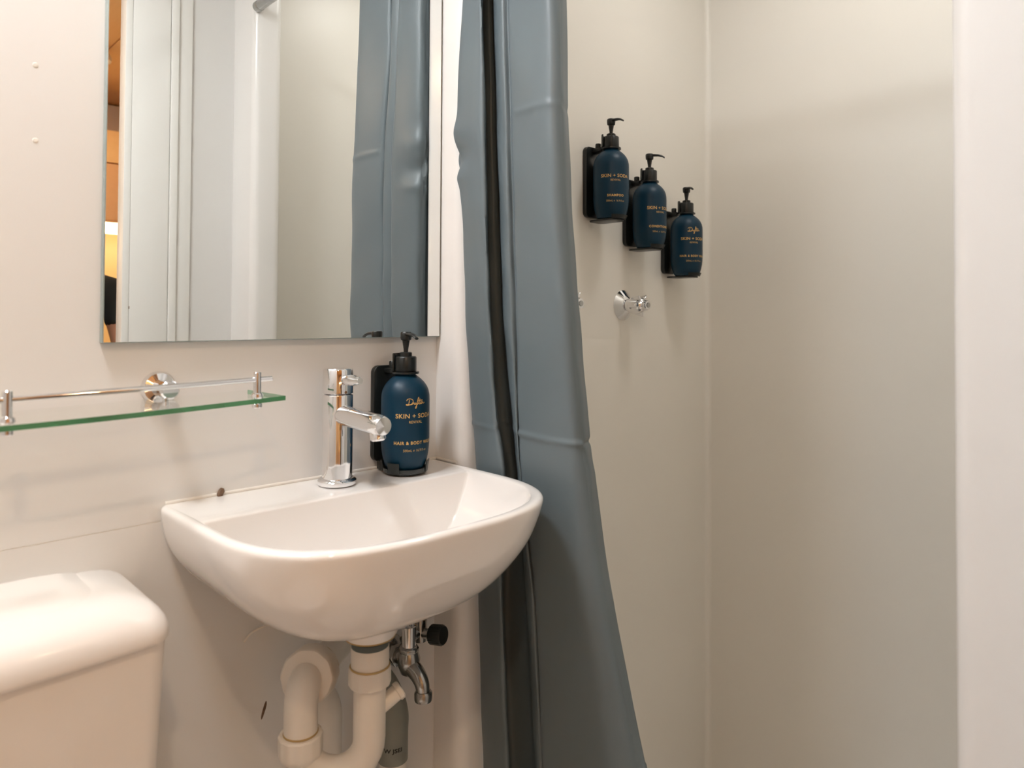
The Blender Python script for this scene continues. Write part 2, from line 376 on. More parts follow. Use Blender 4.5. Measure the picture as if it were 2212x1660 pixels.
# ------------------------------------------------------------------ glass shelf
def shelf():
    t = thing('glass_shelf', 'clear glass shelf with green edge and chrome gallery rail', 'shelf', (0.25, 0.0, E-0.112))
    tilt = lambda x: E-0.1062 + (x-0.44)*0.020
    x0, x1, yf = -0.03, 0.443, -0.130
    outl = [(x0, -0.012), (x1-0.004, -0.012)]
    # front edge gently bowed
    for k in range(25):
        s = k/24; x = x1+(x0-x1)*s
        outl.append((x, yf+0.012 - 0.018*math.sin(PI*s)))
    th = 0.0058
    def sheet(ins, dz0, dz1):
        cx = sum(p[0] for p in outl)/len(outl); cy = -0.07
        l0 = [Vector((x-ins*(1 if x > cx else -1), y+(ins if y < -0.05 else -ins), tilt(x)+dz0)) for x, y in outl]
        l1 = [Vector((x-ins*(1 if x > cx else -1), y+(ins if y < -0.05 else -ins), tilt(x)+dz1)) for x, y in outl]
        return loft(G(), [l0, l1])
    gl = mk('glass', sheet(0.0012, -th, 0.0), 'glass', t, ang=20)
    # green polished edge, a thin band round the sheet
    o0 = [Vector((x, y, tilt(x)-th)) for x, y in outl]; o1 = [Vector((x, y, tilt(x))) for x, y in outl]
    i0 = [Vector((x-0.0012*(1 if x > 0.2 else -1), y+(0.0012 if y < -0.05 else -0.0012), tilt(x)-th)) for x, y in outl]
    i1 = [Vector((p.x, p.y, p.z+th)) for p in i0]
    loft_g = G(); n = len(o0); v = o0+o1+i1+i0; f = []
    for a, b in ((0, 1), (1, 2), (2, 3), (3, 0)):
        for j in range(1, n-1):
            k = j+1; f.append((a*n+j, a*n+k, b*n+k, b*n+j))
    loft_g.add(v, f)
    mk('glass_edge', loft_g, 'gedge', t, ang=25)
    py = -0.118
    zr = lambda x: tilt(x)+0.0245
    for px, pyy in ((0.404, py), (0.139, py-0.002)):
        p = mk('rail_post', cyl(cyl(G(), (px, pyy, tilt(px)+0.001), (px, pyy, tilt(px)+0.034), 0.0048, ch=0.001), (px, pyy, tilt(px)-th-0.006), (px, pyy, tilt(px)-th), 0.0062, ch=0.001), 'chrome', t)
        mk('post_foot', lathe(G(), [(0.0066, 0), (0.0078, 0.002), (0.007, 0.006), (0.0045, 0.008)], (px, pyy, tilt(px)), (0, 0, 1)), 'chrome', p)
    mk('rail', cyl(G(), (-0.02, py-0.003, zr(-0.02)), (0.424, py, zr(0.424)), 0.0033, ch=0.001), 'chrome', t)
    for bx in (0.322, 0.06):
        bz = E-0.096+(bx-0.322)*0.02
        b = mk('wall_bracket', lathe(G(), [(0.0215, 0), (0.0215, 0.004), (0.019, 0.008), (0.011, 0.010), (0.0105, 0.030), (0.012, 0.032), (0.012, 0.046), (0.010, 0.048)], (bx, 0.0, bz), (0, -1, 0)), 'chrome', t)
        mk('clamp_screw', cyl(G(), (bx, -0.030, bz-0.022), (bx, -0.030, bz-0.010), 0.004, ch=0.001), 'chrome', b)
    return t
shelf()

# ------------------------------------------------------------------ basin
def basin():
    ZR = E-0.2517
    t = thing('hand_basin', 'white ceramic wall-hung hand basin with a wide bowl', 'basin', (0.553, 0.0, ZR-0.17))
    cx, a, yl, yf, n_ = 0.5545, 0.2305, -0.145, -0.352, 3.0
    wx, wy = 0.5335, -0.185           # waste
    N = 72
    # outline parameter: start at right back corner, go round the front to left back, then along the back
    def outline(ax, y0, ystraight, yfr, nn, x_c, right_ext=0.0):
        pts = []
        for k in range(9): pts.append((x_c+ax+right_ext, y0+(ystraight-y0)*k/8))
        for k in range(1, 56):
            th = PI*k/56; c = math.cos(th); s = math.sin(th)
            pts.append((x_c+(ax+right_ext*max(0, c))*math.copysign(abs(c)**(2/nn), c), ystraight+(yfr-ystraight)*abs(s)**(2/nn)))
        for k in range(9): pts.append((x_c-ax, ystraight+(y0-ystraight)*k/8))
        for k in range(1, 24): pts.append((x_c-ax+(2*ax+right_ext)*k/24, y0))
        return pts
    O = outline(a, -0.0005, yl, yf, n_, cx)
    def ext(s, z, back):
        # shrink towards the waste; the back stays on the wall until low down
        out = []
        for x, y in O:
            yb = back
            yy = yb + (y-0.0)*s if back else y*s
            k_ = s*(1-0.075*(1-s)) if x > wx else s
            out.append(Vector((wx+(x-wx)*k_, yy, ZR+z)))
        return out
    loops = []
    # outside from the bottom up
    for s, z, b in ((0.16, -0.150, -0.152), (0.30, -0.1475, -0.128), (0.46, -0.140, -0.098), (0.60, -0.129, -0.072), (0.72, -0.114, -0.048), (0.82, -0.096, -0.026), (0.895, -0.076, -0.012), (0.945, -0.058, -0.004), (0.975, -0.038, 0), (0.990, -0.022, 0), (0.997, -0.012, 0), (1.0, -0.006, 0)):
        loops.append(ext(s, z, b))
    # rim roll-over
    def mixrim(ins, z):
        out = []
        for x, y in O:
            side = ins
            xx = cx + (x-cx)*(1-side/a)
            yy = y if y > -0.002 else y + ins*min(1.0, (-y)/0.08)
            out.append(Vector((xx, yy, ZR+z)))
        return out
    loops.append(mixrim(0.0012, -0.0028)); loops.append(mixrim(0.0035, -0.0008)); loops.append(mixrim(0.0065, 0.0)); loops.append(mixrim(0.0105, -0.0004))
    # inner opening: D shape with a tap ledge at the back
    def inner(ax, y0, ys, yfr, nn, z, xc=cx, rad=0.0):
        I = outline(ax, y0, ys, yfr, nn, xc)
        return [Vector((x, y, ZR+z)) for x, y in I]
    def innerloop(k, z, y0=-0.108):
        """k=0 opening at the rim, k=1 at the bowl bottom"""
        q = k
        ax = a-0.0155 - 0.150*q
        I = outline(ax, y0-0.040*q, yl-0.035*q, yf+0.015+0.115*q, 2.9-0.7*q, cx*(1-q)+(wx+0.004)*q)
        out = []
        for x, y in I:
            # round off the back corners of the opening
            out.append(Vector((x, y, ZR+z)))
        return out
    loops.append(innerloop(-0.004, -0.0016)); loops.append(innerloop(0.006, -0.0045)); loops.append(innerloop(0.02, -0.012))
    for k, z in ((0.06, -0.028), (0.12, -0.048), (0.20, -0.068), (0.32, -0.088), (0.48, -0.104), (0.68, -0.115), (0.90, -0.121)):
        loops.append(innerloop(k, z, -0.108))
    # down to the drain
    def drain(r, z):
        out = []
        for v in loops[-1 if len(loops) < 1 else base]:
            d = Vector((v.x-wx, v.y-wy, 0))
            d.normalize(); out.append(Vector((wx+d.x*r, wy+d.y*r, ZR+z)))
        return out
    base = len(loops)-1
    loops.append(drain(0.040, -0.1235)); loops.append(drain(0.0235, -0.126)); loops.append(drain(0.021, -0.134))
    g = loft(G(), loops, cap0=True, cap1=True)
    b = mk('bowl', g, 'ceramic', t, ang=70)
    sub = b.modifiers.new('subdivision', 'SUBSURF'); sub.levels = 1; sub.render_levels = 2
    mk('drain_grate', lathe(G(), [(0.005, 0.0), (0.021, 0.002), (0.0225, 0.0), (0.0225, -0.003)], (wx, wy, ZR-0.1265), (0, 0, 1)), 'chrome', t)
    mk('outlet_boss', lathe(G(), [(0.0335, 0.002), (0.0355, 0.005), (0.040, 0.018), (0.050, 0.034)], (wx, wy, E-0.426), (0, 0, 1)), 'ceramic', t)
    return t
basin()
# silicone bead along the back of the basin and a small brown stain on it
g = tube(G(), [(0.333, -0.001, E-0.2505), (0.45, -0.001, E-0.2502), (0.60, -0.001, E-0.2502), (0.776, -0.0015, E-0.2505), (0.7855, -0.006, E-0.2505), (0.7855, -0.06, E-0.2505)], 0.0026, 10)
t = thing('sealant_bead', 'thin cream silicone bead where basin meets wall', 'sealant', (0.55, 0.0, E-0.2517))
mk('bead', g, 'seal', t)
mk('stain', lathe(G(), [(0.005, -0.003), (0.006, 0.0), (0.003, 0.003)], (0.4058, -0.0035, E-0.2475), (0.2, -1, 0.6), 10, rfun=lambda r, a, h: r*(1+0.3*math.sin(2*a))), 'rust', t)

# ------------------------------------------------------------------ basin mixer tap
def tap():
    x, y, z0 = 0.560, -0.052, E-0.2515
    t = thing('mixer_tap', 'chrome cylindrical mixer tap on the basin ledge', 'tap', (x, y, z0))
    mk('base_ring', lathe(G(), [(0.0275, 0), (0.0285, 0.002), (0.0285, 0.006), (0.026, 0.009), (0.0225, 0.010)], (x, y, z0), (0, 0, 1), 48), 'chrome', t)
    mk('body', lathe(G(), [(0.0222, 0.008), (0.0222, 0.132), (0.0215, 0.1335), (0.0205, 0.134)], (x, y, z0), (0, 0, 1), 48), 'chrome', t)
    h = mk('lever_cap', lathe(G(), [(0.0205, 0.1345), (0.0222, 0.1358), (0.0222, 0.170), (0.0205, 0.1725), (0.0, 0.173)], (x, y, z0), (0, 0, 1), 48, cap1=False), 'chrome', t)
    mk('lever_pin', lathe(G(), [(0.0078, 0.018), (0.0078, 0.044), (0.0055, 0.048), (0.0055, 0.057), (0.0048, 0.059)], (x, y, z0+0.156), (0.02, -1, 0.02)), 'chrome', h)
    d = Vector((0.0, -1.0, -0.05)).normalized()
    o = Vector((x, y, z0+0.105))
    sp = mk('spout', lathe(G(), [(0.0150, 0.010), (0.0150, 0.100), (0.0150, 0.116), (0.0125, 0.1215), (0.0, 0.123)], o, d, 40, cap1=False), 'chrome', t)
    mk('aerator', lathe(G(), [(0.0105, 0.0), (0.0112, 0.001), (0.0112, 0.010), (0.0085, 0.0125)], o+d*0.106+Vector((0, 0, -0.010)), (0, -0.15, -1)), 'chrome', sp)
    mk('hot_cold_dot', lathe(G(), [(0.0024, 0.0), (0.002, 0.0006)], (x, y-0.0221, z0+0.138), (0, -1, 0), 12), 'rust', h)
    return t
tap()

# ------------------------------------------------------------------ pump bottles and brackets
def text_mesh(body, size, bold, spacing=1.0):
    cu = bpy.data.curves.new('print', 'FONT'); cu.body = body; cu.size = size; cu.align_x = 'CENTER'; cu.align_y = 'CENTER'
    cu.offset = bold; cu.space_character = spacing; cu.resolution_u = 3
    o = bpy.data.objects.new('print', cu); COL.objects.link(o)
    dg = bpy.context.evaluated_depsgraph_get(); dg.update()
    me = o.evaluated_get(dg).to_mesh()
    v = [Vector(p.co) for p in me.vertices]; f = [tuple(p.vertices) for p in me.polygons]
    o.evaluated_get(dg).to_mesh_clear()
    bpy.data.objects.remove(o); bpy.data.curves.remove(cu)
    return v, f
TXT = {}
def fit_text(body, width, cap, bold, spacing=1.0):
    key = (body, width, cap)
    if key not in TXT:
        v, f = text_mesh(body, 1.0, bold, spacing)
        xs = [p.x for p in v]; ys = [p.y for p in v]
        sx = width/(max(xs)-min(xs)); sy = cap/(max(ys)-min(ys)); mx = (max(xs)+min(xs))/2; my = (max(ys)+min(ys))/2
        TXT[key] = ([((p.x-mx)*sx, (p.y-my)*sy) for p in v], f)
    return TXT[key]
SCRIPT = [[(-15.0, 3.2), (-13.6, 5.6), (-10, 6.4), (-6.2, 5.2), (-4.8, 2.4), (-6.4, -0.8), (-10, -2.8), (-14, -3.4), (-15.6, -2.6), (-14, -1.6), (-11, -2.4), (-8, -3.0)],
          [(-10.6, 4.6), (-11.2, 1.0), (-11.8, -2.6)],
          [(-8, -3.0), (-5.4, -1.6), (-4.6, 0.3), (-4.2, -0.4), (-3.4, 0.2), (-3.0, -2.2), (-2.0, -2.4), (-0.9, 0.2), (-1.2, -2.2), (0.2, -2.0), (2.4, 1.4), (4.4, 6.4), (4.9, 7.8), (4.0, 8.0), (2.8, 4.0), (1.6, -2.0), (0.6, -7.0), (-0.6, -8.6), (-1.0, -7.0), (1.4, -3.4), (3.8, -1.2), (6.0, 3.0), (6.9, 6.2)],
          [(6.9, 6.2), (5.6, 1.6), (5.4, -1.8), (6.8, -2.2), (8.4, -0.8), (9.6, 0.6), (9.2, 1.4), (8.2, 0.2), (8.6, -1.8), (10.2, -1.8), (11.6, 0.2), (12.0, 1.0), (12.6, 0.2), (12.9, -1.4), (14.6, -1.2), (16.2, 0.0)],
          [(3.4, 2.6), (8.0, 3.4), (12.0, 3.4)]]
def script_mesh(scale, wd):
    V = []; F = []
    for st in SCRIPT:
        P = catmull([(x, y, 0) for x, y in st], 4)
        o = len(V)
        for i, p in enumerate(P):
            tn = (P[min(i+1, len(P)-1)]-P[max(i-1, 0)]).normalized(); nn = Vector((-tn.y, tn.x, 0))
            V.append(((p.x+nn.x*wd)*scale, (p.y+nn.y*wd)*scale)); V.append(((p.x-nn.x*wd)*scale, (p.y-nn.y*wd)*scale))
        for i in range(len(P)-1): F.append((o+2*i, o+2*i+1, o+2*i+3, o+2*i+2))
    return V, F

BR = 0.0388
PROF = [(0.000, 0.0012), (0.022, 0.0012), (0.0265, 0.0), (0.0295, 0.0018), (0.0325, 0.008), (0.0352, 0.017), (0.0374, 0.028), (0.0385, 0.040), (BR, 0.050), (BR, 0.112), (0.0384, 0.1195), (0.0368, 0.1270), (0.0338, 0.1335), (0.0295, 0.1395), (0.0245, 0.1445), (0.0200, 0.1480), (0.0165, 0.1505), (0.0150, 0.1530), (0.0150, 0.1560)]
def bottle(x, y, z, label, lines, face, nozzle, script=True):
    """face / nozzle: compass direction (radians from +x) the print / the spout points to"""
    o = Vector((x, y, z))
    t = thing('pump_bottle', label, 'bottle', (x, y, z), 'blue pump bottles')
    b = mk('bottle_body', lathe(G(), PROF, o, (0, 0, 1), 64, cap0=False), 'bottle', t, ang=60)
    def wrapped(name, v, f, h):
        g = G(); r = BR+0.00025
        g.add([o+Vector((r*math.cos(face+px/BR), r*math.sin(face+px/BR), h+py)) for px, py in v], f)
        ob = mk(name, g, 'gold', b, smooth=False)
        return ob
    if script:
        v, f = script_mesh(0.00102, 0.52); wrapped('script_lettering', v, f, 0.1095)
    for body, width, cap, h, bold, sp in lines:
        v, f = fit_text(body, width, cap, bold, sp); wrapped('lettering', v, f, h)
    col = mk('pump_collar', lathe(G(), [(0.0165, 0.1565), (0.0172, 0.158), (0.0172, 0.1790), (0.0160, 0.1805), (0.0100, 0.1808), (0.0098, 0.1865), (0.0085, 0.1875), (0.0040, 0.1876)], o, (0, 0, 1), 40, rfun=lambda r, a, h: r*(1+0.012*math.cos(24*a)) if 0.158 <= h <= 0.179 else r), 'black', t)
    hd = mk('pump_head', lathe(G(), [(0.0036, 0.186), (0.0038, 0.192), (0.0052, 0.2005), (0.0060, 0.2060), (0.0086, 0.2075), (0.0092, 0.2120), (0.0094, 0.2180), (0.0080, 0.2200), (0.0, 0.2202)], o, (0, 0, 1), 32, cap1=False), 'black', t)
    dx, dy = math.cos(nozzle), math.sin(nozzle)
    g = G(); loops = []
    for s, zz, ww, hh in ((0.000, 0.2165, 0.0078, 0.0030), (0.010, 0.2165, 0.0062, 0.0030), (0.020, 0.2158, 0.0048, 0.0027), (0.028, 0.2138, 0.0040, 0.0024), (0.0345, 0.2100, 0.0034, 0.0020)):
        c = o+Vector((dx*s, dy*s, zz)); l = []
        for k in range(12):
            a = 2*PI*k/12; l.append(c+Vector((-dy*ww*math.cos(a), dx*ww*math.cos(a), hh*math.sin(a))))
        loops.append(l)
    mk('nozzle', loft(g, loops), 'black', hd)
    return t

def bracket(x, yw, z, label, tray='prongs'):
    """wall bracket for a bottle whose base centre is (x, yw-0.055, z); yw = wall surface"""
    y = yw-0.055
    t = thing('bottle_bracket', label, 'bracket', (x, yw, z), 'black wall brackets')
    pl = [(x+px, z+0.0855+pz) for px, pz in rrect(0, 0, 0.062, 0.157, 0.012)]
    mk('back_plate', loft(G(), [[Vector((px, yw-d, pz)) for px, pz in pl] for d in (0.0002, 0.0105)]), 'black', t, bevel=0.0012, ang=50)
    # arm with a ring round the bottle neck
    g = G(); n = 40; ri, ro, z0, z1 = 0.0166, 0.0215, z+0.1528, z+0.1560
    v = []
    for rr, zz in ((ri, z0), (ro, z0), (ro, z1), (ri, z1)):
        v += [(x+rr*math.cos(2*PI*k/n), y+rr*math.sin(2*PI*k/n), zz) for k in range(n)]
    g.add(v, [(a*n+j, a*n+(j+1) % n, b*n+(j+1) % n, b*n+j) for a, b in ((0, 1), (1, 2), (2, 3), (3, 0)) for j in range(n)])
    mk('neck_ring', g, 'black', t)
    mk('arm', box(G(), x-0.0115, x+0.0115, y+0.0195, yw-0.009, z+0.1520, z+0.1600), 'black', t, bevel=0.0015)
    # rear hood of the lock behind the collar
    hood = []
    for rr in (0.0182, 0.0215):
        hood.append([(x+rr*math.cos(a), y+rr*math.sin(a)) for a in [math.radians(25+130*k/14) for k in range(15)]])
    ring = hood[0]+list(reversed(hood[1]))
    mk('lock_hood', loft(G(), [[Vector((px, py, zz)) for px, py in ring] for zz in (z+0.157, z+0.1855)]), 'black', t, bevel=0.001)
    mk('lock_knob', lathe(G(), [(0.006, 0.157), (0.0065, 0.158), (0.0065, 0.170), (0.0055, 0.1715)], (x, y+0.036, z), (0, 0, 1), 24), 'black', t)
    # foot that carries the bottle
    if tray == 'prongs':
        f = mk('foot', lathe(G(), [(0.020, -0.0045), (0.0335, -0.0045), (0.0355, -0.002), (0.0355, 0.0035), (0.0335, 0.0035), (0.0315, -0.0005), (0.020, -0.0015)], (x, y, z), (0, 0, 1), 48), 'smoke', t)
        mk('foot_arm', box(G(), x-0.024, x+0.024, y+0.020, yw-0.009, z-0.0045, z+0.010), 'black', t, bevel=0.002)
        for ang in (-150, -115, -40, -5):
            pass
        for a0, a1 in ((-172, -140), (-62, -30), (30, 150)):
            aa = [math.radians(a0+(a1-a0)*k/8) for k in range(9)]
            loops = []
            for zz, ri, ro in ((-0.003, 0.0335, 0.0362), (0.006, 0.0352, 0.0375), (0.0145, 0.0372, 0.0392)):
                loops.append([Vector((x+ro*math.cos(a), y+ro*math.sin(a), z+zz)) for a in aa]+[Vector((x+ri*math.cos(a), y+ri*math.sin(a), z+zz)) for a in reversed(aa)])
            mk('prong', loft(G(), loops), 'smoke', f)
    else:
        pl2 = rrect(x, y+0.012, 0.050, 0.070, 0.014)
        f = mk('foot', loft(G(), [[Vector((px, py, zz)) for px, py in pl2] for zz in (z-0.0045, z-0.0005)]), 'black', t, bevel=0.0008)
        aa = [math.radians(-140+100*k/12) for k in range(13)]
        mk('front_lip', loft(G(), [[Vector((x+ro*math.cos(a), y+ro*math.sin(a), z+zz)) for a in aa]+[Vector((x+ri*math.cos(a), y+ri*math.sin(a), z+zz)) for a in reversed(aa)] for zz, ri, ro in ((-0.001, 0.0300, 0.0325), (0.007, 0.0340, 0.0360))]), 'black', f)
    return t

B1 = ('SKIN + SODA', 0.0650, 0.0072, 0.0890, 0.018, 1.05)
B2 = ('REVIVAL', 0.0220, 0.0042, 0.0795, 0.010, 1.15)
B4 = ('500mL \u212e 16.9 fl oz', 0.0400, 0.0040, 0.0350, 0.0, 1.1)
def B3(s, w): return (s, w, 0.0054, 0.0468, 0.030, 1.2)
az = lambda x, y: math.atan2(-1.0-y, 0.0-x)     # direction from a point towards the photographer's place
def facing(x, y, deg): return az(x, y)+math.radians(deg)
WS = 0.0131-0.055
bx, by = 0.6816, -0.055
bottle(bx, by, E-0.2458, 'deep blue pump bottle with gold print standing above the basin', [B1, B2, B3('HAIR & BODY WASH', 0.070), B4], facing(bx, by, 25), facing(bx, by, 29))
bracket(bx, 0.0, E-0.2458, 'black bracket holding the bottle beside the chrome mixer tap')
for (x, z, lab, blab, lines, fa, no, sc) in (
    (1.2341, E+0.2135, 'dark blue shampoo pump bottle, highest of the three in the shower', 'black bracket of the highest shower bottle', [B1, B2, B3('SHAMPOO', 0.037), B4], 15, 47, False),
    (1.3789, E+0.1604, 'dark blue conditioner pump bottle, middle of the three in the shower', 'black bracket of the middle shower bottle', [B1, B2, B3('CONDITIONER', 0.056), B4], 40, 85, False),
    (1.5369, E+0.1028, 'dark blue hair and body wash pump bottle, lowest of the three in the shower', 'black bracket of the lowest shower bottle', [B1, B2, B3('HAIR & BODY WASH', 0.070), B4], 28, 24, True)):
    bottle(x, WS, z, lab, lines, facing(x, WS, fa), facing(x, WS, no), sc)
    bracket(x, 0.0131, z, blab, 'flat')

# ------------------------------------------------------------------ shower taps
def shower_tap(x, z, label):
    yw = 0.0131
    t = thing('shower_tap', label, 'tap', (x, yw, z), 'chrome shower wall taps')
    o = Vector((x, yw, z)); d = (0, -1, 0)
    mk('wall_flange', lathe(G(), [(0.0355, 0.0), (0.0355, 0.0015), (0.0335, 0.003), (0.022, 0.012), (0.0155, 0.017)], o, d, 48), 'chrome', t)
    mk('spindle_sleeve', lathe(G(), [(0.0150, 0.014), (0.0150, 0.028)], o, d, 32), 'chrome', t)
    h = mk('handle', lathe(G(), [(0.0165, 0.026), (0.0198, 0.029), (0.0205, 0.036), (0.0195, 0.050), (0.0165, 0.058), (0.0125, 0.062)], o, d, 60,
        rfun=lambda r, a, hh: r*(1-0.10*max(0, math.cos(5*a))*(1 if hh > 0.03 else 0))), 'chrome', t)
    X, Y, Z = frame(d)
    for k in range(5):
        a = 2*PI*k/5+PI/5+0.35
        u = X*math.cos(a)+Y*math.sin(a); w_ = X*-math.sin(a)+Y*math.cos(a)
        loops = []
        for s, r0, r1, wd in ((0.034, 0.012, 0.0206, 0.0035), (0.046, 0.012, 0.0245, 0.0042), (0.057, 0.010, 0.0268, 0.0046), (0.0585, 0.010, 0.0268, 0.0040)):
            c = o+Z*s
            loops.append([c+u*r0+w_*wd, c+u*r1+w_*wd*0.5, c+u*r1-w_*wd*0.5, c+u*r0-w_*wd])
        mk('handle_fin', loft(G(), loops), 'chrome', h, bevel=0.0006)
    mk('cap', lathe(G(), [(0.0122, 0.060), (0.0122, 0.068), (0.0105, 0.0715), (0.0, 0.0725)], o, d, 32, cap1=False), 'chrome', h)
    mk('indicator_button', lathe(G(), [(0.006, 0.0722), (0.0055, 0.0738), (0.0, 0.0740)], o, d, 24, cap1=False), 'dchrome', h)
    return t
shower_tap(1.3499, E+0.0276, 'chrome shower wall tap with finned handle below the bottles')
shower_tap(1.114, E+0.0276, 'chrome shower wall tap almost hidden behind the curtain edge')

# ------------------------------------------------------------------ shower curtain and rail
CC = [
[(0.799,-0.0703,0.5498),(0.795,-0.0625,0.308),(0.799,-0.0742,0.1464),(0.803,-0.0796,-0.0129),(0.817,-0.0808,-0.1724),(0.825,-0.0847,-0.2683),(0.833,-0.0837,-0.4925),(0.844,-0.086,-0.7803)],
[(0.781,-0.0742,0.5428),(0.777,-0.0666,0.304),(0.781,-0.0782,0.1445),(0.785,-0.0835,-0.0128),(0.799,-0.0844,-0.1703),(0.807,-0.0881,-0.2651),(0.815,-0.0871,-0.4866),(0.826,-0.0892,-0.7711)],
[(0.773,-0.117,0.5266),(0.769,-0.1098,0.295),(0.773,-0.1206,0.1403),(0.777,-0.1255,-0.0123),(0.791,-0.1261,-0.1653),(0.799,-0.1295,-0.2573),(0.807,-0.1283,-0.4725),(0.818,-0.13,-0.7491)],
[(0.777,-0.1287,0.5242),(0.773,-0.1421,0.29),(0.777,-0.1446,0.1387),(0.781,-0.1493,-0.012),(0.795,-0.1487,-0.1633),(0.803,-0.1608,-0.2529),(0.811,-0.1485,-0.4677),(0.822,-0.1556,-0.7392)],
[(0.827,-0.0751,0.5571),(0.823,-0.089,0.3083),(0.827,-0.0919,0.1474),(0.831,-0.0972,-0.0128),(0.845,-0.0976,-0.1733),(0.853,-0.1108,-0.2683),(0.861,-0.0984,-0.4959),(0.872,-0.1065,-0.7832)],
[(0.842,-0.0817,0.5598),(0.838,-0.1,0.3091),(0.842,-0.1052,0.1476),(0.846,-0.1104,-0.0127),(0.86,-0.1178,-0.1726),(0.868,-0.1241,-0.2684),(0.876,-0.1378,-0.4886),(0.887,-0.151,-0.7695)],
[(0.797,-0.1342,0.5288),(0.793,-0.1516,0.2919),(0.797,-0.1564,0.1395),(0.801,-0.161,-0.012),(0.815,-0.1672,-0.1632),(0.823,-0.1727,-0.254),(0.831,-0.1853,-0.4626),(0.842,-0.1972,-0.7291)],
[(0.783,-0.1666,0.514),(0.779,-0.1823,0.284),(0.783,-0.1857,0.1358),(0.787,-0.1901,-0.0116),(0.801,-0.1889,-0.1597),(0.809,-0.191,-0.249),(0.817,-0.2103,-0.4516),(0.828,-0.2191,-0.7131)],
[(0.791,-0.1751,0.5139),(0.787,-0.1895,0.2841),(0.791,-0.1917,0.136),(0.795,-0.1961,-0.0116),(0.809,-0.1883,-0.1605),(0.817,-0.1872,-0.2508),(0.825,-0.2138,-0.4527),(0.836,-0.2202,-0.7161)],
[(0.783,-0.1877,0.5073),(0.779,-0.2019,0.2805),(0.783,-0.2041,0.1343),(0.787,-0.2083,-0.0114),(0.801,-0.2005,-0.1585),(0.809,-0.1993,-0.2476),(0.817,-0.2255,-0.4472),(0.828,-0.2316,-0.7074)],
[(0.776,-0.243,0.4875),(0.772,-0.2553,0.2698),(0.776,-0.2583,0.1292),(0.78,-0.2652,-0.0108),(0.794,-0.2623,-0.1514),(0.802,-0.2645,-0.2362),(0.81,-0.2913,-0.4263),(0.821,-0.317,-0.6657)],
[(0.777,-0.2772,0.4769),(0.773,-0.2877,0.2643),(0.777,-0.2922,0.1265),(0.781,-0.3031,-0.0103),(0.795,-0.3068,-0.1469),(0.803,-0.3083,-0.2294),(0.811,-0.3254,-0.4167),(0.822,-0.3634,-0.6451)],
[(0.794,-0.2863,0.4794),(0.79,-0.2965,0.2658),(0.794,-0.3009,0.1273),(0.798,-0.3117,-0.0103),(0.812,-0.3155,-0.1476),(0.82,-0.3204,-0.23),(0.828,-0.3445,-0.4159),(0.839,-0.3904,-0.6403)],
[(0.822,-0.2746,0.492),(0.818,-0.2848,0.2729),(0.822,-0.2894,0.1307),(0.826,-0.3004,-0.0105),(0.84,-0.3048,-0.1513),(0.848,-0.3121,-0.2354),(0.856,-0.3416,-0.4244),(0.867,-0.3939,-0.6509)],
]
RZ = 0.80                        # rail height above the eye
def curtain():
    t = thing('shower_curtain', 'grey-blue vinyl shower curtain gathered beside the mirror', 'curtain', (0.81, -0.18, E-0.9))
    def at(col, z):
        c = col
        if z >= c[0][2]:
            k = min(1, (z-c[0][2])/(RZ-0.03-c[0][2])); return Vector((c[0][0]*(1-k)+(0.800+(c[0][0]-0.80)*0.6)*k, c[0][1], z))
        for i in range(len(c)-1):
            if c[i][2] >= z >= c[i+1][2]:
                s = (z-c[i+1][2])/(c[i][2]-c[i+1][2]); s2 = s
                # cubic through neighbours
                p1, p2 = Vector(c[i+1]), Vector(c[i])
                p0 = Vector(c[i+2]) if i+2 < len(c) else p1*2-p2
                p3 = Vector(c[i-1]) if i > 0 else p2*2-p1
                m1 = (p2-p0)*0.5; m2 = (p3-p1)*0.5
                h = (2*s**3-3*s**2+1)*p1+(s**3-2*s**2+s)*m1+(-2*s**3+3*s**2)*p2+(s**3-s**2)*m2
                return Vector((h.x, h.y, z))
        a, b = Vector(c[-2]), Vector(c[-1]); k = (z-b.z)/(b.z-a.z)
        p = b+(b-a)*k*0.8; return Vector((p.x, p.y, z))
    zs = [RZ-0.025 - (RZ-0.025+0.98)*k/640 for k in range(641)]
    rows = []
    for z in zs:
        base = [at(c, z) for c in CC]
        P = catmull(base, 9)
        out = []
        for j, p in enumerate(P):
            u = j/(len(P)-1)
            tn = P[min(j+1, len(P)-1)]-P[max(j-1, 0)]; nn = Vector((tn.y, -tn.x, 0))
            if nn.length > 0: nn.normalize()
            if nn.x > 0: nn = -nn
            d = 0.0
            # packaging creases and slight buckles
            d += 0.0030*math.exp(-((z+0.186+0.008*(u-0.6))/0.0045)**2)*(1.0 if u > 0.62 else 0.55)
            d += 0.0013*math.exp(-((z-0.335+0.02*u)/0.006)**2)*(1 if u > 0.7 else 0)
            d += 0.0010*math.sin(9*z+14*u)*math.sin(4.1*z+3+7*u)
            d += 0.0005*math.sin(41*z+31*u+2*math.sin(7*z))
            # crumple on the left fold at mirror height
            w1 = math.exp(-((u-0.07)/0.07)**2)
            d += w1*(0.006*math.exp(-((z-0.315)/0.022)**2)-0.007*math.exp(-((z-0.268)/0.018)**2)+0.003*math.exp(-((z-0.235)/0.012)**2))
            out.append(Vector((p.x, p.y, z+E))+nn*d)
        rows.append(out)
    g = loft(G(), rows, False, False, closed=False)
    o = mk('cloth', g, 'curtain', t, ang=80)
    so = o.modifiers.new('thickness', 'SOLIDIFY'); so.thickness = 0.0006; so.offset = 0
    for k in range(8):
        yy = -0.085-k*0.027
        gg = tube(G(), [(0.80+0.017*math.cos(2*PI*i/20), yy, E+RZ+0.0+0.022*math.sin(2*PI*i/20)-0.008) for i in range(21)], 0.0015, 8, cap=False)
        mk('curtain_ring', gg, 'chrome', t)
    return t
curtain()
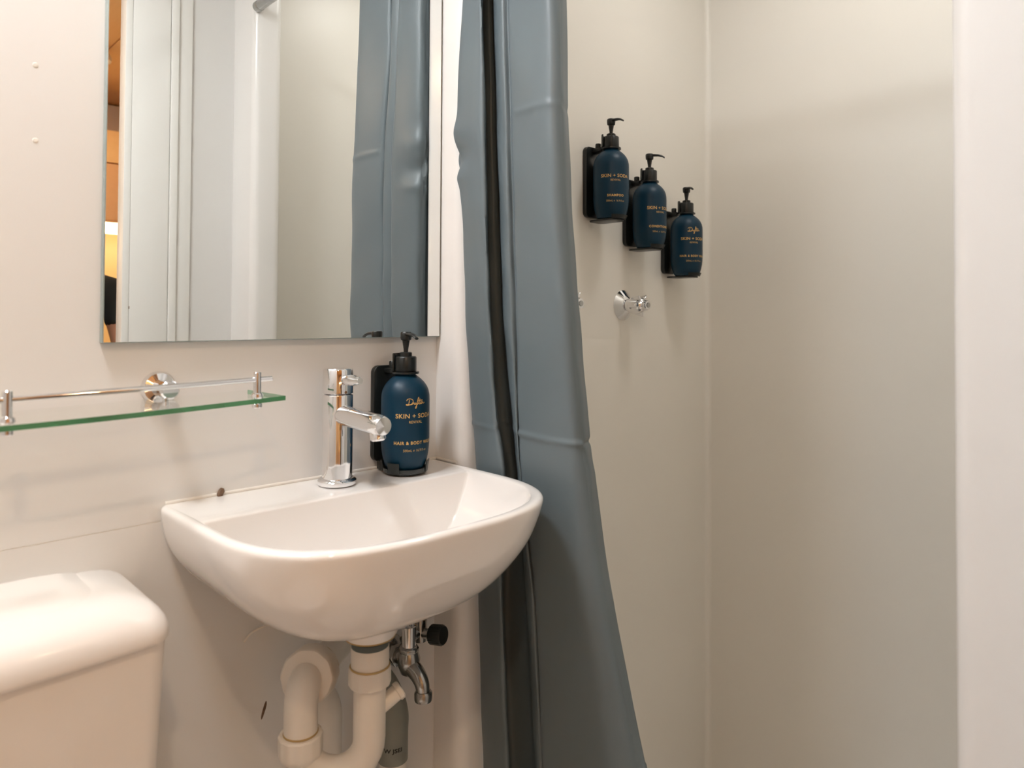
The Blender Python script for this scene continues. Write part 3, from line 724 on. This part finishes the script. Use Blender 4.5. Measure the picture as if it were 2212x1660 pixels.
t = thing('curtain_rail', 'grey tubular curtain rail seen at the top of the mirror', 'rail', (0.80, -0.45, E+RZ))
mk('rail_tube', cyl(G(), (0.800, -0.798, E+RZ), (0.800, -0.072, E+RZ), 0.0125), 'dchrome', t)
for yy, d in ((-0.7995, 1), (-0.0705, -1)):
    mk('rail_socket', lathe(G(), [(0.0132, 0), (0.0138, 0.002), (0.0138, 0.016), (0.0128, 0.018)], (0.800, yy, E+RZ), (0, d, 0)), 'dchrome', t)

# ------------------------------------------------------------------ toilet
def toilet():
    t = thing('toilet', 'white close-coupled toilet with plastic cistern and lid', 'toilet', (0.10, -0.1, 0.0))
    xr, xl = 0.2895, -0.105
    def outl(x0, x1, y1, r, bow, z, backins=0.0):
        pts = []
        cx = (x0+x1)/2; hw = (x1-x0)/2
        def b(x): return bow*(1-((x-cx)/hw)**2)
        pts += [(x0, -0.001-backins), (x1, -0.001-backins)] if False else []
        n = 8
        ring = [(x1, -0.002-backins)]
        for k in range(n+1):
            a = -PI/2*k/n; ring.append((x1-r+r*math.cos(a), y1+r+r*math.sin(a)))
        for k in range(1, 20):
            x = x1-r+(x0+r-x1+r)*k/20; ring.append((x, y1-b(x)+b(x1-r)))
        for k in range(n+1):
            a = -PI/2-PI/2*k/n; ring.append((x0+r+r*math.cos(a), y1+r+r*math.sin(a)))
        ring.append((x0, -0.002-backins))
        return [Vector((x, y, E+z)) for x, y in ring]
    bl = []
    for z, ins in ((-0.800, 0.030), (-0.79, 0.024), (-0.70, 0.016), (-0.50, 0.0095), (-0.363, 0.0035), (-0.355, 0.0035)):
        bl.append(outl(xl+ins, xr-ins, -0.170+ins*0.8, 0.022, 0.008, z))
    mk('cistern_body', loft(G(), bl), 'cistern', t, ang=50)
    ll = []
    for z, ins, r in ((-0.3590, 0.002, 0.030), (-0.3582, 0.0004, 0.030), (-0.354, 0.0, 0.030), (-0.346, 0.0004, 0.032), (-0.3385, 0.0022, 0.034), (-0.3315, 0.0055, 0.036), (-0.3255, 0.0105, 0.038), (-0.3200, 0.0175, 0.040), (-0.3158, 0.0260, 0.042), (-0.3128, 0.0360, 0.044), (-0.3112, 0.0450, 0.046), (-0.3113, 0.0465, 0.046), (-0.3108, 0.0480, 0.046), (-0.3085, 0.0520, 0.046), (-0.3055, 0.062, 0.044), (-0.3040, 0.075, 0.040), (-0.3035, 0.086, 0.03)):
        ll.append(outl(xl+ins*1.35, xr-ins*1.35, -0.176+ins, r, 0.008, z, min(0.022, ins*0.4)))
    lid = mk('cistern_lid', loft(G(), ll), 'cistern', t, ang=60)
    mk('flush_button', lathe(G(), [(0.020, 0), (0.020, 0.004), (0.017, 0.006), (0.0, 0.0065)], (0.0915, -0.075, E-0.304), (0, 0, 1), 32, cap1=False), 'chrome', lid)
    # pan
    loops = []
    for z, w_, y0, y1 in ((0.0, 0.10, -0.10, -0.42), (0.06, 0.095, -0.10, -0.41), (0.16, 0.10, -0.08, -0.42), (0.25, 0.135, -0.06, -0.50), (0.325, 0.170, -0.04, -0.585), (0.365, 0.178, -0.03, -0.605), (0.372, 0.172, -0.035, -0.60)):
        l = []
        for k in range(48):
            a = 2*PI*k/48; c = math.cos(a); s = math.sin(a)
            yc = (y0+y1)/2; l.append(Vector((0.0915+w_*math.copysign(abs(c)**0.85, c), yc+(y0-y1)/2*math.copysign(abs(s)**0.85, s), z)))
        loops.append(l)
    mk('pan', loft(G(), loops), 'ceramic', t, ang=60)
    def ring(zz, gr):
        return [Vector((0.0915+(0.182+gr)*math.cos(2*PI*k/48), -0.40+(0.215+gr)*math.sin(2*PI*k/48), zz)) for k in range(48)]
    mk('seat', loft(G(), [ring(0.374, 0), ring(0.379, 0.004), ring(0.388, 0.003), ring(0.390, -0.004)]), 'cistern', t, ang=60)
    mk('seat_lid', loft(G(), [ring(0.391, -0.002), ring(0.395, 0.003), ring(0.403, 0.0), ring(0.407, -0.03)]), 'cistern', t, ang=60)
toilet()

# ------------------------------------------------------------------ plumbing under the basin
def trap():
    A = Vector((0.5335, -0.185, E)); R = Vector((0.4635, -0.130, E))
    t = thing('waste_trap', 'white plastic U-bend waste trap under the basin', 'trap', (0.5335, -0.185, E-0.62))
    def up(p, z): return Vector((p.x, p.y, E+z))
    mk('tailpiece', lathe(G(), [(0.0245, 0.0), (0.0252, 0.001), (0.0252, 0.026), (0.024, 0.028)], up(A, -0.4660), (0, 0, 1), 40), 'pvc', t)
    mk('rubber_washer', lathe(G(), [(0.021, -0.0005), (0.0245, 0.0), (0.0245, 0.008), (0.021, 0.0085)], up(A, -0.4390), (0, 0, 1), 40), 'rubber', t)
    mk('seal_ring', lathe(G(), [(0.0335, 0.0), (0.0340, 0.0008), (0.0335, 0.0018)], up(A, -0.4258), (0, 0, 1), 40), 'yellowed', t)
    nut = mk('slip_nut', lathe(G(), [(0.0255, 0.0), (0.0275, 0.002), (0.0275, 0.022), (0.0262, 0.024)], up(A, -0.4900), (0, 0, 1), 48, rfun=lambda r, a, h: r*(1+0.02*math.cos(12*a))), 'pvc', t)
    mk('nut_lip', lathe(G(), [(0.0262, 0.0), (0.0268, 0.001), (0.0262, 0.0025)], up(A, -0.4662), (0, 0, 1), 40), 'yellowed', nut)
    # U bend
    dv = R-A; L = dv.length; dh = dv/L; rr = L/2; zb = -0.560
    path = [up(A, -0.488), up(A, -0.52), up(A, zb)]
    for k in range(1, 16):
        a = PI*k/16; c = A+dh*(rr-rr*math.cos(a)); path.append(Vector((c.x, c.y, E+zb-rr*math.sin(a))))
    path += [up(R, zb), up(R, -0.545)]
    mk('u_bend', tube(G(), path, 0.0212, 32), 'pvc', t)
    n2 = mk('slip_nut', lathe(G(), [(0.0245, 0.0), (0.0275, 0.004), (0.0282, 0.008), (0.0282, 0.029), (0.0265, 0.031), (0.0215, 0.031)], up(R, -0.5800), (0, 0, 1), 48, rfun=lambda r, a, h: r*(1+0.02*math.cos(12*a))), 'pvc', t)
    mk('nut_lip', lathe(G(), [(0.0222, 0.0), (0.0228, 0.001), (0.0222, 0.0025)], up(R, -0.549), (0, 0, 1), 40), 'yellowed', n2)
    # riser and elbow turning back towards the wall
    d = Vector((0.72, 0.66, -0.15)).normalized()
    top = up(R, -0.462)
    path = [up(R, -0.552), up(R, -0.52)]
    rb = 0.030; c0 = up(R, -0.488-rb+0.003)
    for k in range(0, 11):
        a = PI/2*k/10
        path.append(c0 + d*(rb-rb*math.cos(a)) + Vector((0, 0, 1))*(rb*math.sin(a)))
    e0 = path[-1]; path.append(e0+d*0.02)
    mk('riser_elbow', tube(G(), path, 0.0218, 32), 'pvc', t)
    so = mk('elbow_nut', lathe(G(), [(0.024, 0.000), (0.0345, 0.002), (0.0365, 0.005), (0.0365, 0.030), (0.034, 0.033)], e0-d*0.012, d, 48, rfun=lambda r, a, h: r*(1+0.015*math.cos(10*a))), 'pvc', t)
    mk('nut_lip', lathe(G(), [(0.0335, 0.0), (0.0350, 0.001), (0.0335, 0.003)], e0+d*0.021, d, 48), 'yellowed', so)
    mk('outlet_nut', lathe(G(), [(0.0290, 0.022), (0.0290, 0.050), (0.0265, 0.053)], e0, d, 6), 'pvc', t, bevel=0.002)
    L2 = (-0.003-e0.y)/d.y
    mk('outlet_pipe', cyl(G(), e0+d*0.03, e0+d*L2, 0.0212), 'pvc', t)
    # side branch for an appliance hose
    b0 = up(A, -0.532); bd = Vector((0.75, -0.18, 0.42)).normalized()
    br = mk('side_spigot', cyl(G(), b0, b0+bd*0.050, 0.0105, ch=0.001), 'pvc', t)
    mk('spigot_lip', lathe(G(), [(0.0105, 0), (0.0122, 0.001), (0.0122, 0.006), (0.0105, 0.008)], b0+bd*0.043, bd), 'pvc', br)
trap()
def grey_pipe():
    t = thing('grey_waste_pipe', 'grey plastic waste elbow with black stamp under the basin', 'pipe', (0.655, -0.055, 0.0))
    path = catmull([(0.655, -0.002, E-0.582), (0.655, -0.022, E-0.584), (0.657, -0.044, E-0.598), (0.662, -0.056, E-0.628), (0.662, -0.056, E-0.66), (0.662, -0.056, E-0.70)], 8)
    mk('elbow', tube(G(), path, 0.0235, 32), 'greypipe', t)
    p = mk('pipe', cyl(G(), (0.662, -0.056, 0.0), (0.662, -0.056, E-0.696), 0.0215), 'sticker', t)
    v, f = fit_text('W JSEI', 0.030, 0.0085, 0.03)
    fa = math.atan2(-1+0.056, -0.662); g = G()
    g.add([(0.662+0.0239*math.cos(fa+px/0.0239), -0.056+0.0239*math.sin(fa+px/0.0239), E-0.676+py) for px, py in v], f)
    mk('stamp_lettering', g, 'ink', t, smooth=False)
    # small print down the label
    for k in range(3):
        v, f = fit_text('08', 0.006, 0.006, 0.0)
        g = G(); g.add([(0.662+0.0218*math.cos(fa+(px+0.008)/0.0218), -0.056+0.0218*math.sin(fa+(px+0.008)/0.0218), E-0.712-0.014*k+py) for px, py in v], f)
        mk('label_lettering', g, 'ink', p, smooth=False)
grey_pipe()
t = thing('white_waste_pipe', 'white vertical pipe in the shade behind the U-bend', 'pipe', (0.556, -0.036, 0.0))
mk('pipe', tube(G(), catmull([(0.556, -0.001, E-0.575), (0.556, -0.018, E-0.578), (0.556, -0.034, E-0.592), (0.556, -0.036, E-0.625), (0.556, -0.036, E-0.80), (0.556, -0.036, 0.0)], 8), 0.0225, 32), 'pvc', t)
mk('collar', lathe(G(), [(0.025, 0), (0.026, 0.002), (0.026, 0.02), (0.025, 0.022)], (0.556, -0.036, E-0.70), (0, 0, 1)), 'pvc', t)

def bib_valve():
    x, y, z = 0.690, -0.058, E-0.556
    t = thing('bib_tap', 'dull chrome bib tap and stop valve on the wall under the basin', 'tap', (x, 0.0, z))
    mk('wall_flange', lathe(G(), [(0.026, 0.0), (0.026, 0.003), (0.019, 0.010), (0.013, 0.014)], (x, 0, z), (0, -1, 0)), 'dchrome', t)
    mk('inlet', cyl(G(), (x, -0.01, z), (x, y, z), 0.0125), 'dchrome', t)
    mk('inlet_nut', lathe(G(), [(0.0185, 0.022), (0.0185, 0.034)], (x, 0, z), (0, -1, 0), 6), 'dchrome', t, bevel=0.001)
    mk('body', lathe(G(), [(0.004, -0.024), (0.013, -0.018), (0.0175, -0.006), (0.0185, 0.004), (0.0155, 0.014), (0.0125, 0.020)], (x, y, z), (0, 0, 1)), 'dchrome', t)
    mk('bonnet', lathe(G(), [(0.0165, 0.016), (0.0165, 0.022), (0.0125, 0.025)], (x, y, z), (0, 0, 1), 8), 'dchrome', t, bevel=0.0008)
    mk('spindle', lathe(G(), [(0.0115, 0.024), (0.0115, 0.056), (0.0095, 0.057), (0.0085, 0.052), (0.0, 0.051)], (x, y, z), (0, 0, 1), cap1=False), 'chrome', t)
    sp = mk('spout', tube(G(), catmull([(x, y-0.004, z-0.006), (x+0.001, y-0.020, z-0.012), (x+0.002, y-0.032, z-0.024), (x+0.003, y-0.035, z-0.042)], 8), [0.0145-0.004*k/24 for k in range(25)], 24), 'dchrome', t)
    mk('spout_collar', lathe(G(), [(0.0135, 0.0), (0.0142, 0.002), (0.0142, 0.012), (0.0120, 0.015)], (x+0.003, y-0.035, z-0.050), (0, 0, 1)), 'dchrome', sp)
    # stop valve with ribbed black knob
    vx, vy, vz = 0.7300, -0.034, E-0.527
    vb = mk('stop_valve', cyl(cyl(G(), (x+0.006, vy, vz-0.008), (vx, vy, vz), 0.0095), (vx, vy, vz-0.016), (vx, vy, vz+0.022), 0.0115), 'dchrome', t)
    mk('valve_nut', lathe(G(), [(0.0125, 0.020), (0.0125, 0.034)], (vx, vy, vz), (0, 0, 1), 6), 'brass', vb, bevel=0.001)
    mk('riser_hose', tube(G(), catmull([(vx, vy, vz+0.03), (vx, vy, vz+0.06), (vx, vy-0.001, vz+0.09), (vx-0.001, vy, vz+0.128)], 8), 0.0065, 16), 'dchrome', vb)
    mk('valve_cap', lathe(G(), [(0.0135, 0.034), (0.0145, 0.036), (0.0145, 0.048), (0.012, 0.050)], (vx, vy, vz), (0, 0, 1)), 'black', vb)
    kd = Vector((0.35, -1, 0.12))
    mk('valve_stem', cyl(G(), (vx, vy, vz-0.004), Vector((vx, vy, vz-0.004))+kd.normalized()*0.026, 0.0085), 'dchrome', vb)
    mk('valve_knob', lathe(G(), [(0.0130, 0.022), (0.0155, 0.024), (0.0160, 0.044), (0.0140, 0.047)], (vx, vy, vz-0.004), kd, 60, rfun=lambda r, a, h: r*(1+0.035*math.cos(20*a)) if 0.023 < h < 0.045 else r), 'black', vb)
bib_valve()
tag(mk('wire', tube(G(), catmull([(0.4417, -0.003, E-0.466), (0.450, -0.004, E-0.457), (0.462, -0.006, E-0.452), (0.49, -0.012, E-0.446), (0.53, -0.03, E-0.425)], 8), 0.0016, 8), 'pvc'), 'thin white wire curving out under the basin', 'wire')
tag(mk('scuff_mark', loft(G(), [[Vector((0.474+0.0022*math.cos(2*PI*k/16)+0.0035*math.sin(2*PI*k/16), -d, E-0.5754+q*0.0125*math.sin(2*PI*k/16))) for k in range(16)] for d, q in ((0.0, 1.0), (0.0006, 0.8))]), 'rust'), 'thin dark scuff on the wall left of the U-bend', 'mark')
for (x, z, lab) in ((0.1785, 0.2972, 'upper filled screw hole in the wall left of the mirror'), (0.1799, 0.2071, 'lower filled screw hole in the wall left of the mirror')):
    tag(mk('screw_hole', lathe(G(), [(0.0030, 0.0), (0.0030, 0.0003), (0.0022, 0.0007), (0.0, 0.0004)], (x, 0.0, E+z), (0, -1, 0), 16, cap1=False, rfun=lambda r, a, h: r*(1+0.25*math.cos(a))), 'seal'), lab, 'screw hole', 'screw holes left of the mirror')

# ------------------------------------------------------------------ person in the doorway room
def person():
    px, py = 0.462, -1.47
    t = thing('person', 'person in a black short-sleeved shirt, reflected at left edge of mirror', 'person', (px, py, HF))
    ZH = HF; PS = 1.05
    def skin(name, chains, m, parent, levels=2):
        """chains: list of lists of (x,y,z,r); equal points are shared"""
        V = []; Rr = []; Ed = []; idx = {}
        for ch in chains:
            prev = None
            for (x, y, z, r) in ch:
                k = (round(x, 4), round(y, 4), round(z, 4))
                if k not in idx:
                    idx[k] = len(V); V.append(Vector((px+x, py+y, ZH+z*PS))); Rr.append(r)
                if prev is not None and prev != idx[k]: Ed.append((prev, idx[k]))
                prev = idx[k]
        me = bpy.data.meshes.new(name); org = ORG[parent]
        me.from_pydata([tuple(v-org) for v in V], Ed, [])
        o = bpy.data.objects.new(name, me); COL.objects.link(o); o.parent = parent; ORG[o] = org
        o.modifiers.new('skin', 'SKIN')
        for i, sv in enumerate(me.skin_vertices[0].data):
            r = Rr[i]; sv.radius = r if isinstance(r, tuple) else (r, r)
            sv.use_root = (i == 0)
        o.modifiers['skin'].use_smooth_shade = True
        s = o.modifiers.new('smooth', 'SUBSURF'); s.levels = 1; s.render_levels = levels
        me.materials.append(M[m]); return o
    sh = 1.30
    pel = (0, 0.0, 0.86, 0.13)
    def arm(s):
        hand_root = (s*0.060-0.13, 0.40, 1.185)
        a = [(0, 0.0, 1.26, 0.10), (s*0.12, 0.0, sh, 0.062), (s*0.195, 0.005, sh-0.02, 0.056), (s*0.215, 0.03, 1.17, 0.046), (s*0.225, 0.075, 1.05, 0.040), (s*0.16-0.05, 0.20, 1.09, 0.037), (s*0.09-0.11, 0.33, 1.15, 0.026), (*hand_root, 0.026)]
        out = [a]
        for k in range(4):
            o = -0.028+0.019*k; ln = (0.8, 0.95, 1.0, 0.85)[k]
            b = Vector(hand_root)+Vector((0, 0.012, o+0.004))
            out.append([(*hand_root, 0.026), (b.x-s*0.008, b.y+0.030, b.z, 0.0095), (b.x-s*0.024*ln, b.y+0.052*ln, b.z, 0.0085), (b.x-s*0.046*ln, b.y+0.054*ln, b.z, 0.0075)])
        out.append([(*hand_root, 0.026), (hand_root[0]-s*0.012, hand_root[1]+0.012, hand_root[2]+0.040, 0.0105), (hand_root[0]-s*0.030, hand_root[1]+0.024, hand_root[2]+0.052, 0.009)])
        return out
    def leg(s):
        return [pel, (s*0.095, 0.0, 0.80, 0.088), (s*0.105, 0.02, 0.62, 0.074), (s*0.105, 0.02, 0.45, 0.056), (s*0.108, -0.01, 0.30, 0.054), (s*0.11, -0.02, 0.09, 0.038), (s*0.112, 0.02, 0.045, 0.038), (s*0.118, 0.13, 0.030, 0.030), (s*0.12, 0.19, 0.025, 0.022)]
    torso = [pel, (0, 0.0, 0.98, 0.118), (0, 0.0, 1.12, 0.126), (0, 0.0, 1.26, 0.10), (0, 0.005, 1.35, 0.058), (0, 0.02, 1.405, 0.052), (0, 0.03, 1.455, 0.078), (0, 0.03, 1.53, 0.088), (0, 0.022, 1.60, 0.062)]
    body = skin('body', [torso]+arm(1)+arm(-1)+[leg(1), leg(-1)], 'skin', t)
    # clothing
    def sleeve(s): return [(0, 0.0, 1.26, 0.125), (s*0.12, 0.0, sh+0.002, 0.075), (s*0.197, 0.005, sh-0.018, 0.070), (s*0.215, 0.025, 1.215, 0.060), (s*0.218, 0.036, 1.178, 0.060)]
    shirt = skin('shirt', [[(0, 0.0, 0.80, 0.150), (0, 0.0, 0.98, 0.138), (0, 0.0, 1.12, 0.146), (0, 0.0, 1.26, 0.125), (0, 0.004, 1.335, 0.070)], sleeve(1), sleeve(-1)], 'shirt', t)
    def trouser(s): return [(0, 0.0, 0.85, 0.146), (s*0.095, 0.0, 0.79, 0.098), (s*0.105, 0.02, 0.62, 0.086), (s*0.105, 0.02, 0.45, 0.070), (s*0.108, -0.01, 0.30, 0.066), (s*0.11, -0.02, 0.08, 0.060)]
    skin('trousers', [[(0, 0, 0.94, 0.128), (0, 0.0, 0.85, 0.146)], trouser(1), trouser(-1)], 'jeans', t)
    for s in (1, -1):
        g = G(); loops = []
        for y, w_, h in ((-0.06, 0.030, 0.07), (-0.03, 0.040, 0.10), (0.03, 0.042, 0.095), (0.10, 0.045, 0.065), (0.17, 0.044, 0.05), (0.215, 0.028, 0.035)):
            loops.append([Vector((px+s*0.115+w_*math.cos(2*PI*k/20), py+y, ZH+max(0.0, h/2+h/2*math.sin(2*PI*k/20)))) for k in range(20)])
        mk('shoe', loft(g, loops), 'shoe', t)
    # face and hair
    hx, hy, hz = px, py+0.03, ZH+1.52*PS
    g = G()
    loops = []
    for k in range(9):
        ph = -0.15+ (PI/2+0.15)*k/8
        loops.append([Vector((hx+0.088*math.cos(ph)*math.cos(2*PI*j/28), hy-0.012+0.104*math.cos(ph)*math.sin(2*PI*j/28)-(0.012 if math.sin(2*PI*j/28) > 0.3 else 0), hz+0.012+0.108*math.sin(ph))) for j in range(28)])
    mk('hair', loft(g, loops), 'hair', t)
    for s in (1, -1):
        mk('eye', lathe(G(), [(0.0, -0.011), (0.008, -0.008), (0.011, 0), (0.008, 0.008), (0.0, 0.011)], (hx+s*0.030, hy+0.078, hz+0.0), (0, 1, 0), 16, False, False), 'eye', t)
        mk('ear', lathe(G(), [(0.004, -0.008), (0.018, -0.004), (0.022, 0.0), (0.016, 0.006), (0.004, 0.008)], (hx+s*0.086, hy+0.0, hz-0.005), (s, 0.3, 0), 16), 'skin', t)
    mk('nose', loft(G(), [[Vector((hx+w_*math.cos(2*PI*k/14), hy+d+w_*0.9*math.sin(2*PI*k/14), hz+z)) for k in range(14)] for z, w_, d in ((0.012, 0.006, 0.084), (-0.010, 0.009, 0.092), (-0.030, 0.015, 0.098), (-0.038, 0.011, 0.092))]), 'skin', t)
    mk('mouth', lathe(G(), [(0.004, -0.022), (0.007, -0.010), (0.0075, 0), (0.007, 0.010), (0.004, 0.022)], (hx, hy+0.084, hz-0.060), (1, 0, 0), 12), 'rust', t)
    # phone held in both hands
    ph = thing('phone', 'dark phone held in front of the person in black', 'phone', (px-0.13, py+0.44, ZH+1.13*PS))
    pl = rrect(0, 0, 0.15, 0.074, 0.010)
    mk('case', loft(G(), [[Vector((px-0.13+a, py+y, ZH+1.19*PS+b)) for a, b in pl] for y in (0.438, 0.446)]), 'black', ph, bevel=0.001)
    mk('screen', loft(G(), [[Vector((px-0.13+a*0.95, py+y, ZH+1.19*PS+b*0.92)) for a, b in pl] for y in (0.4372, 0.4380)]), 'screen', ph)
person()
